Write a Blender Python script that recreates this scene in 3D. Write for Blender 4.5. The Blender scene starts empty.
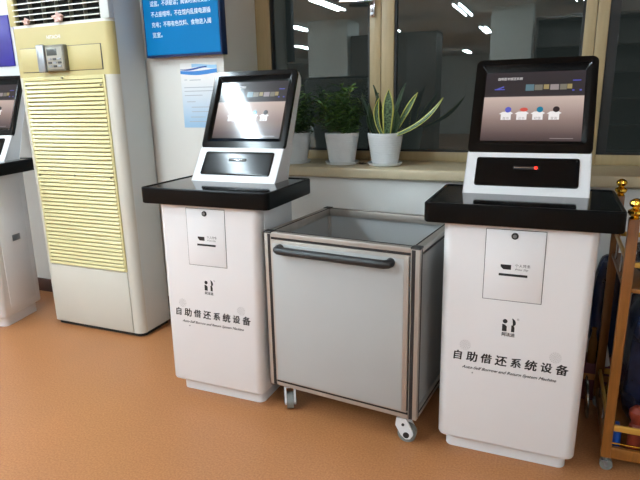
import bpy, bmesh, math, random
from mathutils import Vector, Matrix
random.seed(7)
S = bpy.context.scene
COL = S.collection
PI = math.pi

# ------------------------------------------------------------------ camera, world, exposure
cam_d = bpy.data.cameras.new('camera')
cam = bpy.data.objects.new('camera', cam_d); COL.objects.link(cam)
RX, DN, FW = (0.9227, 0.3848, -0.0215), (0.0776, -0.2401, -0.9676), (-0.3776, 0.8912, -0.2514)
mw = Matrix(((RX[0], -DN[0], -FW[0], 0.0), (RX[1], -DN[1], -FW[1], 0.0), (RX[2], -DN[2], -FW[2], 1.4), (0, 0, 0, 1)))
q = mw.to_quaternion(); q.normalize()
cam.location = (0, 0, 1.4); cam.rotation_mode = 'QUATERNION'; cam.rotation_quaternion = q
cam_d.sensor_fit = 'HORIZONTAL'; cam_d.sensor_width = 36.0
cam_d.lens = 549.95 / 640 * 36.0
cam_d.clip_start = 0.05; cam_d.clip_end = 100
S.camera = cam
w = bpy.data.worlds.new('night_sky'); S.world = w; w.use_nodes = True
w.node_tree.nodes['Background'].inputs[0].default_value = (0.035, 0.042, 0.042, 1)
w.node_tree.nodes['Background'].inputs[1].default_value = 0.6
S.view_settings.view_transform = 'Standard'; S.view_settings.look = 'None'
S.view_settings.gamma = 1.0; S.view_settings.use_curve_mapping = False
S.view_settings.exposure = 0.0
S.cycles.use_denoising = True
S.cycles.max_bounces = 8; S.cycles.diffuse_bounces = 4; S.cycles.glossy_bounces = 5; S.cycles.transparent_max_bounces = 12
S.cycles.caustics_reflective = False; S.cycles.caustics_refractive = False
S.cycles.sample_clamp_indirect = 6.0
TUBE = 166.0                      # emission of the ceiling fluorescent tubes

# ------------------------------------------------------------------ materials
def lin(c):
    return tuple((x / 255 / 12.92) if x / 255 <= 0.04045 else ((x / 255 + 0.055) / 1.055) ** 2.4 for x in c)
def mat(name, rgb, rough=0.5, metal=0.0, spec=0.5, var=0.0, vscale=8.0, bump=0.0, bscale=60.0, coat=0.0, emit=None, estr=0.0, stretch=None):
    m = bpy.data.materials.new(name); m.use_nodes = True
    nt = m.node_tree; b = nt.nodes['Principled BSDF']
    c = lin(rgb)
    b.inputs['Base Color'].default_value = (*c, 1)
    b.inputs['Roughness'].default_value = rough; b.inputs['Metallic'].default_value = metal
    b.inputs['Specular IOR Level'].default_value = spec
    b.inputs['Coat Weight'].default_value = coat; b.inputs['Coat Roughness'].default_value = 0.04
    if emit:
        b.inputs['Emission Color'].default_value = (*lin(emit), 1); b.inputs['Emission Strength'].default_value = estr
    if var or bump:
        tc = nt.nodes.new('ShaderNodeTexCoord'); mp = nt.nodes.new('ShaderNodeMapping')
        nt.links.new(tc.outputs['Object'], mp.inputs['Vector'])
        if stretch: mp.inputs['Scale'].default_value = stretch
    if var:
        n = nt.nodes.new('ShaderNodeTexNoise'); n.inputs['Scale'].default_value = vscale; n.inputs['Detail'].default_value = 5
        r = nt.nodes.new('ShaderNodeValToRGB')
        r.color_ramp.elements[0].position = 0.3; r.color_ramp.elements[1].position = 0.7
        r.color_ramp.elements[0].color = (*[max(0, x * (1 - var)) for x in c], 1)
        r.color_ramp.elements[1].color = (*[min(1, x * (1 + var)) for x in c], 1)
        nt.links.new(mp.outputs[0], n.inputs['Vector']); nt.links.new(n.outputs[0], r.inputs[0]); nt.links.new(r.outputs[0], b.inputs['Base Color'])
    if bump:
        n2 = nt.nodes.new('ShaderNodeTexNoise'); n2.inputs['Scale'].default_value = bscale
        bp = nt.nodes.new('ShaderNodeBump'); bp.inputs['Strength'].default_value = bump; bp.inputs['Distance'].default_value = 0.004
        nt.links.new(mp.outputs[0], n2.inputs['Vector']); nt.links.new(n2.outputs[0], bp.inputs['Height']); nt.links.new(bp.outputs[0], b.inputs['Normal'])
    return m
M = {}
M['wall'] = mat('wall_paint', (226, 226, 222), 0.75, var=0.03, vscale=3, bump=0.08, bscale=90)
M['pillar'] = mat('pillar_paint', (216, 215, 209), 0.6, var=0.02, vscale=3)
M['ceil'] = mat('ceiling_paint', (225, 225, 222), 0.85, var=0.02, vscale=3)
M['base'] = mat('baseboard_wood', (72, 42, 34), 0.45, var=0.2, vscale=9)
M['kiosk'] = mat('white_enamel', (226, 225, 226), 0.33, var=0.012, vscale=4, coat=0.1)
M['kiosk_door'] = mat('white_enamel_door', (224, 223, 224), 0.35, var=0.01, vscale=4)
M['gap'] = mat('dark_gap', (70, 68, 68), 0.8)
M['blk_gloss'] = mat('black_acrylic', (8, 8, 9), 0.08, spec=0.5, var=0.2, vscale=3)
M['bezel'] = mat('black_bezel', (8, 8, 9), 0.14, spec=0.22, var=0.2, vscale=3)
M['blk_satin'] = mat('black_satin_edge', (10, 12, 13), 0.34, spec=0.12, var=0.2, vscale=5)
M['blk_mat'] = mat('black_plastic', (24, 24, 26), 0.5, var=0.2, vscale=7)
M['ink'] = mat('black_ink', (16, 16, 17), 0.6)
M['grey_ink'] = mat('grey_ink', (120, 120, 120), 0.6)
M['pale_dot'] = mat('pale_grey_holes', (150, 148, 146), 0.7)
M['chrome'] = mat('chrome', (205, 205, 208), 0.15, metal=1.0, var=0.05, vscale=10)
M['steel'] = mat('dull_steel', (150, 152, 155), 0.35, metal=0.9, var=0.1, vscale=10)
M['alu'] = mat('brushed_aluminium', (176, 168, 160), 0.38, metal=0.55, var=0.05, vscale=30, stretch=(1, 1, 0.1))
M['cart_panel'] = mat('grey_laminate', (170, 171, 170), 0.42, var=0.015, vscale=5)
M['groove'] = mat('black_groove', (24, 18, 18), 0.6)
M['rubber'] = mat('grey_rubber', (120, 122, 118), 0.55, var=0.1, vscale=14)
M['white_plastic'] = mat('white_plastic', (222, 222, 224), 0.35, var=0.02, vscale=9)
M['led'] = mat('red_led', (255, 40, 20), 0.4, emit=(255, 30, 15), estr=5.0)
M['ac_cream'] = mat('cream_plastic', (180, 166, 112), 0.42, var=0.03, vscale=5)
M['ac_slat'] = mat('yellowed_slats', (204, 195, 142), 0.28, var=0.03, vscale=6)
M['louvre_back'] = mat('tan_backing', (120, 112, 84), 0.7)
M['ac_white'] = mat('aged_white_metal', (198, 195, 184), 0.4, var=0.02, vscale=4)
M['ac_side'] = mat('grey_white_metal', (198, 202, 200), 0.42, var=0.02, vscale=3)
M['vane'] = mat('pale_vane', (206, 206, 196), 0.4, var=0.03, vscale=8)
M['dark'] = mat('dark_cavity', (14, 14, 13), 0.8)
M['ctrl'] = mat('grey_controller', (104, 99, 86), 0.4, var=0.08, vscale=20)
M['ctrl_face'] = mat('controller_face', (148, 143, 130), 0.4, var=0.06, vscale=20)
M['lcd'] = mat('dark_lcd', (58, 60, 56), 0.2)
M['ribbon'] = mat('pink_ribbon', (212, 178, 168), 0.7, var=0.12, vscale=60)
M['sign_blue'] = mat('blue_sign', (1, 108, 164), 0.55, spec=0.1, var=0.05, vscale=3)
M['sign_edge'] = mat('navy_sign_edge', (14, 44, 92), 0.4)
M['white_ink'] = mat('white_ink', (214, 230, 240), 0.6)
M['banner'] = mat('indigo_banner', (44, 36, 140), 0.45, var=0.12, vscale=14)
M['frame_wood'] = mat('beige_frame', (166, 146, 108), 0.42, var=0.06, vscale=14, stretch=(6, 6, 0.5))
M['sill'] = mat('cream_sill_stone', (190, 176, 146), 0.4, var=0.06, vscale=16)
M['gasket'] = mat('black_gasket', (18, 19, 19), 0.6)
M['pot'] = mat('white_ceramic', (226, 230, 232), 0.4, var=0.02, vscale=8)
M['soil'] = mat('dark_soil', (44, 34, 26), 0.95, var=0.4, vscale=60, bump=0.8)
M['leaf'] = mat('dark_leaf', (74, 106, 62), 0.42, var=0.35, vscale=14)
M['leaf2'] = mat('fresh_leaf', (112, 146, 72), 0.45, var=0.3, vscale=14)
M['stem'] = mat('green_stem', (70, 92, 48), 0.5, var=0.2, vscale=20)
M['dry'] = mat('dry_leaf', (58, 46, 32), 0.8, var=0.3, vscale=30)
M['brass'] = mat('polished_brass', (226, 178, 66), 0.16, metal=1.0, var=0.06, vscale=12)
M['gold_wood'] = mat('golden_wood', (128, 78, 28), 0.38, var=0.16, vscale=14, stretch=(8, 8, 0.8))
M['rail_gold'] = mat('gold_rail', (206, 160, 74), 0.35, metal=0.5, var=0.1, vscale=16)
M['navy'] = mat('navy_plastic_film', (22, 30, 56), 0.26, var=0.5, vscale=16, bump=1.0, bscale=14)
M['bottle'] = mat('brown_glass', (96, 60, 22), 0.12, var=0.15, vscale=9)
M['maroon'] = mat('maroon_card', (96, 40, 46), 0.55, var=0.12, vscale=9)
M['tan'] = mat('tan_stripe', (170, 108, 54), 0.55, var=0.1, vscale=9)
M['card'] = mat('grey_white_card', (188, 184, 178), 0.6, var=0.05, vscale=9)
M['blue_obj'] = mat('blue_plastic', (34, 82, 168), 0.3, var=0.15, vscale=12)
M['red_obj'] = mat('orange_red_plastic', (120, 42, 24), 0.5, var=0.15, vscale=12)
M['grey_obj'] = mat('grey_cloth', (112, 112, 116), 0.8, var=0.2, vscale=18)
M['tray'] = mat('polished_tray', (170, 168, 160), 0.2, metal=0.9, var=0.08, vscale=10)
M['book_dark'] = mat('dark_walnut', (66, 56, 48), 0.45, var=0.2, vscale=10)
M['book_mid'] = mat('dull_binding', (120, 112, 104), 0.7, var=0.5, vscale=16, stretch=(12, 1, 0.6))
M['tube'] = mat('fluorescent_tube', (255, 255, 255), 0.5, emit=(218, 238, 249), estr=TUBE)
M['fixture'] = mat('white_fixture', (230, 230, 230), 0.4)

def floor_mat():
    m = bpy.data.materials.new('orange_vinyl'); m.use_nodes = True; nt = m.node_tree; b = nt.nodes['Principled BSDF']
    tc = nt.nodes.new('ShaderNodeTexCoord')
    n = nt.nodes.new('ShaderNodeTexNoise'); n.inputs['Scale'].default_value = 130; n.inputs['Detail'].default_value = 6
    n3 = nt.nodes.new('ShaderNodeTexNoise'); n3.inputs['Scale'].default_value = 2.2; n3.inputs['Detail'].default_value = 4
    r = nt.nodes.new('ShaderNodeValToRGB'); e = r.color_ramp.elements
    e[0].position = 0.34; e[0].color = (*lin((160, 105, 64)), 1); e[1].position = 0.66; e[1].color = (*lin((182, 124, 80)), 1)
    mx = nt.nodes.new('ShaderNodeMix'); mx.data_type = 'RGBA'; mx.blend_type = 'MULTIPLY'; mx.inputs[0].default_value = 1.0
    r2 = nt.nodes.new('ShaderNodeValToRGB'); e = r2.color_ramp.elements
    e[0].position = 0.3; e[0].color = (0.9, 0.9, 0.9, 1); e[1].position = 0.7; e[1].color = (1, 1, 1, 1)
    L = nt.links.new
    L(tc.outputs['Object'], n.inputs['Vector']); L(tc.outputs['Object'], n3.inputs['Vector'])
    L(n.outputs[0], r.inputs[0]); L(n3.outputs[0], r2.inputs[0])
    L(r.outputs[0], mx.inputs[6]); L(r2.outputs[0], mx.inputs[7]); L(mx.outputs[2], b.inputs['Base Color'])
    b.inputs['Roughness'].default_value = 0.36; b.inputs['Specular IOR Level'].default_value = 0.4
    bp = nt.nodes.new('ShaderNodeBump'); bp.inputs['Strength'].default_value = 0.12; bp.inputs['Distance'].default_value = 0.002
    L(n.outputs[0], bp.inputs['Height']); L(bp.outputs[0], b.inputs['Normal'])
    return m
M['floor'] = floor_mat()

def glass_mat():
    m = bpy.data.materials.new('window_glass'); m.use_nodes = True; nt = m.node_tree
    for n in list(nt.nodes): nt.nodes.remove(n)
    o = nt.nodes.new('ShaderNodeOutputMaterial'); mx = nt.nodes.new('ShaderNodeMixShader')
    t = nt.nodes.new('ShaderNodeBsdfTransparent'); t.inputs[0].default_value = (0.80, 0.84, 0.82, 1)
    g = nt.nodes.new('ShaderNodeBsdfGlossy'); g.inputs['Roughness'].default_value = 0.0; g.inputs[0].default_value = (0.93, 0.97, 0.95, 1)
    lw = nt.nodes.new('ShaderNodeLayerWeight'); lw.inputs[0].default_value = 0.5
    pw = nt.nodes.new('ShaderNodeMath'); pw.operation = 'POWER'; pw.inputs[1].default_value = 5.0
    ma = nt.nodes.new('ShaderNodeMath'); ma.operation = 'MULTIPLY_ADD'; ma.inputs[1].default_value = 0.9; ma.inputs[2].default_value = 0.07
    L = nt.links.new
    L(lw.outputs['Facing'], pw.inputs[0]); L(pw.outputs[0], ma.inputs[0]); L(ma.outputs[0], mx.inputs[0])
    L(t.outputs[0], mx.inputs[1]); L(g.outputs[0], mx.inputs[2]); L(mx.outputs[0], o.inputs['Surface'])
    return m
M['glass'] = glass_mat()

def screen_mat():
    """what the lit monitor shows: a dark header band over a warm grey page that deepens to the bottom."""
    m = bpy.data.materials.new('lit_screen'); m.use_nodes = True; nt = m.node_tree; b = nt.nodes['Principled BSDF']
    b.inputs['Base Color'].default_value = (0.01, 0.01, 0.012, 1); b.inputs['Roughness'].default_value = 0.1
    uv = nt.nodes.new('ShaderNodeUVMap'); sp = nt.nodes.new('ShaderNodeSeparateXYZ')
    r = nt.nodes.new('ShaderNodeValToRGB'); r.color_ramp.interpolation = 'LINEAR'
    e = r.color_ramp.elements
    e[0].position = 0.0; e[0].color = (*lin((64, 52, 52)), 1); e[1].position = 1.0; e[1].color = (*lin((44, 40, 44)), 1)
    for p, c in ((0.10, (92, 76, 74)), (0.30, (140, 120, 114)), (0.48, (176, 156, 148)), (0.635, (198, 178, 168)), (0.645, (50, 44, 46)), (0.7, (40, 36, 38))):
        k = e.new(p); k.color = (*lin(c), 1)
    nt.links.new(uv.outputs[0], sp.inputs[0]); nt.links.new(sp.outputs['Y'], r.inputs[0])
    nt.links.new(r.outputs[0], b.inputs['Emission Color']); b.inputs['Emission Strength'].default_value = 1.0
    return m
M['screen'] = screen_mat()
def emi(name, rgb, s=1.0):
    return mat(name, (5, 5, 5), 0.15, emit=rgb, estr=s)
M['ui_white'] = emi('lit_white', (236, 232, 232)); M['ui_blue'] = emi('lit_blue', (86, 92, 190)); M['ui_red'] = emi('lit_red', (206, 84, 74))
M['ui_teal'] = emi('lit_teal', (30, 120, 150)); M['ui_black'] = emi('lit_black', (44, 36, 40)); M['ui_strip'] = emi('lit_strip', (120, 116, 104))
M['ui_strip2'] = emi('lit_strip_blue', (90, 120, 130)); M['ui_grey'] = emi('lit_grey', (150, 140, 140))

def snake_mat(edge=0.30, dk=(34, 58, 38), lt=(96, 122, 86)):
    m = bpy.data.materials.new('variegated_leaf'); m.use_nodes = True; nt = m.node_tree; b = nt.nodes['Principled BSDF']
    uv = nt.nodes.new('ShaderNodeUVMap'); sp = nt.nodes.new('ShaderNodeSeparateXYZ'); L = nt.links.new
    a = nt.nodes.new('ShaderNodeMath'); a.operation = 'SUBTRACT'; a.inputs[1].default_value = 0.5
    ab = nt.nodes.new('ShaderNodeMath'); ab.operation = 'ABSOLUTE'
    r = nt.nodes.new('ShaderNodeValToRGB'); e = r.color_ramp.elements
    e[0].position = edge; e[0].color = (0, 0, 0, 1); e[1].position = edge + 0.05; e[1].color = (1, 1, 1, 1)
    n = nt.nodes.new('ShaderNodeTexNoise'); n.inputs['Scale'].default_value = 9; n.inputs['Detail'].default_value = 6
    mp = nt.nodes.new('ShaderNodeMapping'); mp.inputs['Scale'].default_value = (0.6, 3.0, 1)
    r2 = nt.nodes.new('ShaderNodeValToRGB'); e = r2.color_ramp.elements
    e[0].position = 0.42; e[0].color = (*lin(dk), 1); e[1].position = 0.58; e[1].color = (*lin(lt), 1)
    mx = nt.nodes.new('ShaderNodeMix'); mx.data_type = 'RGBA'; mx.inputs[7].default_value = (*lin((186, 184, 92)), 1)
    L(uv.outputs[0], sp.inputs[0]); L(sp.outputs['X'], a.inputs[0]); L(a.outputs[0], ab.inputs[0]); L(ab.outputs[0], r.inputs[0])
    L(uv.outputs[0], mp.inputs[0]); L(mp.outputs[0], n.inputs['Vector']); L(n.outputs[0], r2.inputs[0])
    L(r.outputs[0], mx.inputs[0]); L(r2.outputs[0], mx.inputs[6]); L(mx.outputs[2], b.inputs['Base Color'])
    b.inputs['Roughness'].default_value = 0.38
    return m
M['snake'] = snake_mat(); M['snake_dark'] = snake_mat(0.60, (22, 40, 24), (56, 80, 52)); M['snake_dark'].name = 'dark_variegated_leaf'

def poster_mat():
    """white notice sheet whose print fades into light blue at the foot."""
    m = bpy.data.materials.new('notice_paper'); m.use_nodes = True; nt = m.node_tree; b = nt.nodes['Principled BSDF']
    uv = nt.nodes.new('ShaderNodeUVMap'); sp = nt.nodes.new('ShaderNodeSeparateXYZ'); r = nt.nodes.new('ShaderNodeValToRGB')
    e = r.color_ramp.elements; e[0].position = 0.05; e[0].color = (*lin((150, 186, 214)), 1); e[1].position = 0.75; e[1].color = (*lin((228, 228, 226)), 1)
    nt.links.new(uv.outputs[0], sp.inputs[0]); nt.links.new(sp.outputs['Y'], r.inputs[0]); nt.links.new(r.outputs[0], b.inputs['Base Color'])
    b.inputs['Roughness'].default_value = 0.5
    return m
M['poster'] = poster_mat()

# ------------------------------------------------------------------ geometry helpers
def nb(): return bmesh.new()
def link(name, me, material, parent=None, smooth=True):
    o = bpy.data.objects.new(name, me); COL.objects.link(o)
    if material is not None:
        for mm in (material if isinstance(material, (list, tuple)) else [material]): me.materials.append(mm)
    if parent is not None: o.parent = parent
    return o
def obj(name, bm, material, parent=None, ang=35):
    bmesh.ops.recalc_face_normals(bm, faces=bm.faces[:])
    for f in bm.faces: f.smooth = True
    me = bpy.data.meshes.new(name); bm.to_mesh(me); bm.free()
    me.set_sharp_from_angle(angle=math.radians(ang))
    return link(name, me, material, parent)
def thing(name, label, cat, loc=(0, 0, 0), rz=0.0, group=None):
    o = bpy.data.objects.new(name, None); COL.objects.link(o)
    o.empty_display_size = 0.1
    o.location = loc; o.rotation_euler = (0, 0, rz); o['label'] = label; o['category'] = cat
    if group: o['group'] = group
    return o
def tag(o, label, cat, group=None):
    o['label'] = label; o['category'] = cat
    if group: o['group'] = group
    return o
def struct(name, bm, m, parent=None, ang=35):
    o = obj(name, bm, m, parent, ang)
    if parent is None: o['kind'] = 'structure'
    return o
def box(bm, x0, x1, y0, y1, z0, z1, bev=0.0, seg=2, mi=0):
    vs = [bm.verts.new((x, y, z)) for z in (z0, z1) for y in (y0, y1) for x in (x0, x1)]
    F = [(0, 1, 3, 2), (4, 6, 7, 5), (0, 4, 5, 1), (2, 3, 7, 6), (0, 2, 6, 4), (1, 5, 7, 3)]
    fs = [bm.faces.new([vs[i] for i in f]) for f in F]
    for f in fs: f.material_index = mi
    if bev:
        es = list({e for f in fs for e in f.edges})
        bmesh.ops.bevel(bm, geom=es, offset=bev, segments=seg, profile=0.5, affect='EDGES')
    return vs
def bxo(x0, x1, y0, y1, z0, z1, bev=0.0, seg=2):
    bm = nb(); box(bm, x0, x1, y0, y1, z0, z1, bev, seg); return bm
def rrect(hx, hy0, hy1, r, n=5):
    """outline of a rounded rectangle in a plane, x in +-hx, y from hy0 to hy1."""
    pts = []
    for cx, cy, a0 in ((hx - r, hy0 + r, -PI / 2), (hx - r, hy1 - r, 0), (-hx + r, hy1 - r, PI / 2), (-hx + r, hy0 + r, PI)):
        for i in range(n + 1):
            a = a0 + PI / 2 * i / n; pts.append((cx + r * math.cos(a), cy + r * math.sin(a)))
    return pts
def loft(bm, loops, cap0=True, cap1=True, closed=True, mi=0):
    rows = [[bm.verts.new(p) for p in l] for l in loops]
    n = len(rows[0])
    for a, b in zip(rows, rows[1:]):
        for i in range(n if closed else n - 1):
            j = (i + 1) % n
            f = bm.faces.new((a[i], a[j], b[j], b[i])); f.material_index = mi
    if cap0: bm.faces.new(rows[0][::-1]).material_index = mi
    if cap1: bm.faces.new(rows[-1]).material_index = mi
    return rows
def rot_to(d):
    return Vector((0, 0, 1)).rotation_difference(Vector(d).normalized()).to_matrix()
def cyl(bm, p0, p1, r0, r1=None, n=20, cap=True):
    r1 = r0 if r1 is None else r1
    p0, p1 = Vector(p0), Vector(p1); R = rot_to(p1 - p0)
    lo = [[p + R @ Vector((r * math.cos(2 * PI * i / n), r * math.sin(2 * PI * i / n), 0)) for i in range(n)] for p, r in ((p0, r0), (p1, r1))]
    loft(bm, lo, cap, cap)
def tube(bm, pts, r, n=10):
    pts = [Vector(p) for p in pts]; loops = []
    for i, p in enumerate(pts):
        d = (pts[min(i + 1, len(pts) - 1)] - pts[max(i - 1, 0)]); R = rot_to(d)
        rr = r[i] if isinstance(r, (list, tuple)) else r
        loops.append([p + R @ Vector((rr * math.cos(2 * PI * k / n), rr * math.sin(2 * PI * k / n), 0)) for k in range(n)])
    # keep the rings aligned
    for a in range(1, len(loops)):
        best = min(range(n), key=lambda s: sum((loops[a][(k + s) % n] - loops[a - 1][k]).length for k in range(n)))
        loops[a] = loops[a][best:] + loops[a][:best]
    loft(bm, loops)
def lathe(bm, prof, c=(0, 0, 0), n=28, axis='z'):
    loops = []
    for r, z in prof:
        l = []
        for i in range(n):
            a = 2 * PI * i / n; x, y = r * math.cos(a), r * math.sin(a)
            l.append((c[0] + x, c[1] + y, c[2] + z) if axis == 'z' else ((c[0] + x, c[1] + z, c[2] + y) if axis == 'y' else (c[0] + z, c[1] + x, c[2] + y)))
        loops.append(l)
    loft(bm, loops)
def prism_x(bm, prof, x0, x1):
    """extrude a closed outline in the y-z plane along x."""
    loft(bm, [[(x0, y, z) for y, z in prof], [(x1, y, z) for y, z in prof]])
def disc(bm, c, r, n, U, V):
    bm.faces.new([bm.verts.new(Vector(c) + U * (r * math.cos(2 * PI * i / n)) + V * (r * math.sin(2 * PI * i / n))) for i in range(n)])
def slabq(bm, P, U, V, N, x0, x1, y0, y1, t0, t1, bev=0.0):
    """a small block in a tilted frame: origin P, axes U (right), V (up), N (out)."""
    vs = [P + U * x + V * y + N * t for t in (t0, t1) for y in (y0, y1) for x in (x0, x1)]
    vs = [bm.verts.new(v) for v in vs]
    fs = [bm.faces.new([vs[i] for i in f]) for f in ((0, 1, 3, 2), (4, 6, 7, 5), (0, 4, 5, 1), (2, 3, 7, 6), (0, 2, 6, 4), (1, 5, 7, 3))]
    if bev:
        bmesh.ops.bevel(bm, geom=list({e for f in fs for e in f.edges}), offset=bev, segments=2, profile=0.5, affect='EDGES')
def set_uv(o, fn):
    me = o.data; uvl = me.uv_layers.new(name='UVMap')
    for lp in me.loops:
        uvl.data[lp.index].uv = fn(me.vertices[lp.vertex_index].co)

def text_bm(bm, s, P, U, V, N, size, align='CENTER', width=None, shear=0.0, bold=0.0, depth=0.0006, space=1.0, lift=0.0):
    if bold:
        for i, (dx, dy) in enumerate(((-1, -0.7), (1, -0.7), (-1, 0.7), (1, 0.7))):
            text_one(bm, s, P + U * dx * bold + V * dy * bold, U, V, N, size, align, width, shear, depth + 0.00004 * i, space, lift)
    else: text_one(bm, s, P, U, V, N, size, align, width, shear, depth, space, lift)
def text_one(bm, s, P, U, V, N, size, align, width, shear, depth, space, lift):
    """lettering as thin mesh in the plane P, U, V, merged into bm; width rescales the line."""
    cu = bpy.data.curves.new('lettering', 'FONT'); cu.body = s; cu.size = size; cu.align_x = 'LEFT'; cu.align_y = 'CENTER'
    cu.shear = shear; cu.resolution_u = 3; cu.space_character = space
    o = bpy.data.objects.new('lettering', cu); COL.objects.link(o)
    dg = bpy.context.evaluated_depsgraph_get(); dg.update()
    me = bpy.data.meshes.new_from_object(o.evaluated_get(dg))
    xs = [v.co.x for v in me.vertices]; ys = [v.co.y for v in me.vertices]
    bpy.data.objects.remove(o); bpy.data.curves.remove(cu)
    if not xs: return
    x0, x1 = min(xs), max(xs); yc = (min(ys) + max(ys)) / 2
    k = (width / (x1 - x0)) if width else 1.0
    off = {'CENTER': (x0 + x1) / 2, 'LEFT': x0, 'RIGHT': x1}[align]
    vs = [bm.verts.new(P + U * ((v.co.x - off) * k) + V * (v.co.y - yc) + N * (depth + lift)) for v in me.vertices]
    for p in me.polygons:
        try: bm.faces.new([vs[i] for i in p.vertices])
        except ValueError: pass
    bpy.data.meshes.remove(me)
X = Vector((1, 0, 0)); Yv = Vector((0, 1, 0)); Z = Vector((0, 0, 1))

# ------------------------------------------------------------------ the room
WX0, WX1, WY0, CZ = -8.2, 4.2, -14.5, 2.7
PX0, PX1, PY = -2.215, -1.69, 2.70        # pillar
GY = 3.08                                  # window plane
LW, BW = 2.88, 2.75                        # left wall, wall under the sill
struct('floor', bxo(WX0, WX1, WY0, 3.3, -0.06, 0.0), M['floor'])
struct('ceiling', bxo(WX0, WX1, WY0, 3.3, CZ, CZ + 0.06), M['ceil'])
struct('wall_left', bxo(WX0, PX0, LW, LW + 0.2, 0, CZ), M['wall'])
struct('wall_right', bxo(PX1, WX1, BW, BW + 0.45, 0, 0.985), M['wall'])
struct('wall_west', bxo(WX0 - 0.1, WX0, WY0, 3.3, 0, CZ), M['wall'])
struct('wall_east', bxo(WX1, WX1 + 0.1, WY0, 3.3, 0, CZ), M['wall'])
struct('wall_back', bxo(WX0, WX1, WY0 - 0.1, WY0, 0, CZ), M['wall'])
struct('trim_pillar', bxo(PX0, PX1, PY, 3.28, 0, CZ, 0.006), M['pillar'])
struct('trim_sill', bxo(PX1, WX1, BW - 0.045, GY + 0.12, 0.985, 1.04, 0.010, 3), M['sill'])
struct('baseboard_left', bxo(WX0, PX0, LW - 0.015, LW, 0, 0.10, 0.003), M['base'])
struct('baseboard_right', bxo(PX1, WX1, BW - 0.015, BW, 0, 0.10, 0.003), M['base'])
# window: three sashes behind the sill
def sash(name, x0, x1, l, r, zb=1.04, zt=2.62, rail=0.052):
    fr = nb()
    a, b = GY - 0.005, GY + 0.055
    box(fr, x0, x0 + l, a, b, zb, zt, 0.004); box(fr, x1 - r, x1, a, b, zb, zt, 0.004)
    box(fr, x0 + l - 0.002, x1 - r + 0.002, a + 0.004, b, zb, zb + rail, 0.004); box(fr, x0 + l - 0.002, x1 - r + 0.002, a + 0.004, b, zt - rail, zt, 0.004)
    o = struct(name, fr, M['frame_wood'])
    g = nb(); xi0, xi1, zi0, zi1 = x0 + l, x1 - r, zb + rail, zt - rail
    for (p, q_, u, v) in ((xi0 - 0.002, xi0 + 0.012, zi0, zi1), (xi1 - 0.012, xi1 + 0.002, zi0, zi1), (xi0, xi1, zi0 - 0.002, zi0 + 0.010), (xi0, xi1, zi1 - 0.010, zi1 + 0.002)):
        box(g, p, q_, GY + 0.004, GY + 0.04, u, v)
    obj('gasket', g, M['gasket'], o)
    obj('glass_pane', bxo(xi0, xi1, GY + 0.018, GY + 0.024, zi0, zi1), M['glass'], o)
    return o
s1 = sash('window_1', PX1, -0.915, 0.095, 0.064)
s2 = sash('window_2', -0.913, 0.145, 0.072, 0.05)
s3 = sash('window_3', 0.147, 1.35, 0.052, 0.06)
g = nb(); box(g, 0.198, 0.245, GY + 0.003, GY + 0.03, 1.092, 2.57); obj('gasket', g, M['gasket'], s3)
s4 = sash('window_4', 1.352, 2.5, 0.06, 0.06)
struct('wall_front', bxo(2.5, WX1, GY, 3.3, 1.03, CZ), M['wall'])
struct('trim_1', bxo(PX1, 2.5, GY - 0.01, 3.28, 2.62, CZ), M['frame_wood'])
# lever handle on the first sash
hd = nb(); box(hd, -0.972, -0.945, GY - 0.02, GY - 0.004, 1.815, 1.93, 0.004); hd_o = obj('window_handle', hd, M['chrome'], s1)
h2 = nb(); cyl(h2, (-0.958, GY - 0.016, 1.896), (-0.958, GY - 0.055, 1.896), 0.011)
tube(h2, [(-0.95, GY - 0.055, 1.896), (-0.98, GY - 0.058, 1.896), (-1.05, GY - 0.058, 1.899), (-1.13, GY - 0.055, 1.902)], [0.013, 0.014, 0.013, 0.010]); obj('lever', h2, M['chrome'], hd_o)
h3 = nb(); cyl(h3, (-0.958, GY - 0.02, 1.832), (-0.958, GY - 0.028, 1.832), 0.007); obj('lock_cylinder', h3, M['steel'], hd_o)
# free-standing columns behind the viewer
struct('trim_2', bxo(-4.2, -3.45, -4.0, -3.35, 0, CZ, 0.01), M['pillar'])
struct('trim_3', bxo(-1.04, -0.42, -3.9, -3.3, 0, CZ, 0.01), M['pillar'])
struct('trim_4', bxo(-6.9, -4.3, -6.6, -6.5, 0, 2.2), M['book_dark'])

# ------------------------------------------------------------------ ceiling lights
def light(x, y, label):
    t = thing('ceiling_light', label, 'ceiling light', (x, y, CZ), 0, 'twin tube ceiling lights')
    b = nb(); box(b, -0.075, 0.075, -0.63, 0.63, -0.045, 0.0, 0.008); obj('housing', b, M['fixture'], t)
    for s in (-1, 1):
        tb = nb(); cyl(tb, (s * 0.045, -0.6, -0.06), (s * 0.045, 0.6, -0.06), 0.014, n=12); obj('fluorescent_tube', tb, M['tube'], t)
    return t
ROWN = {-6.1: 'fifth', -4.5: 'fourth', -3.05: 'third', -1.43: 'second', 0.2: 'first', 1.8: 'far right'}
for x, ys in ((-6.1, (-1.2, -4.2, -7.5)), (-2.62, (-11.8,)), (-4.5, (-0.5, -3.75, -6.9)), (-3.05, (-1.4, -4.6)), (-1.43, (-2.97, -6.05)), (0.2, (-2.3, -5.4)), (1.8, (-1.2, -4.4))):
    for y in ys:
        light(x, y, 'white twin tube fluorescent light on the ceiling mirrored in the dark window')
light(-2.45, 1.25, 'white twin tube fluorescent light on the ceiling in front of the air conditioner')
light(-2.45, -0.35, 'added unseen twin tube fill light on the ceiling, next behind the one before the air conditioner')  # added fill fixture out of view, brightens the left kiosk and pillar
light(-5.2, 1.25, 'white twin tube fluorescent light on the ceiling over the far left kiosk')

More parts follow.
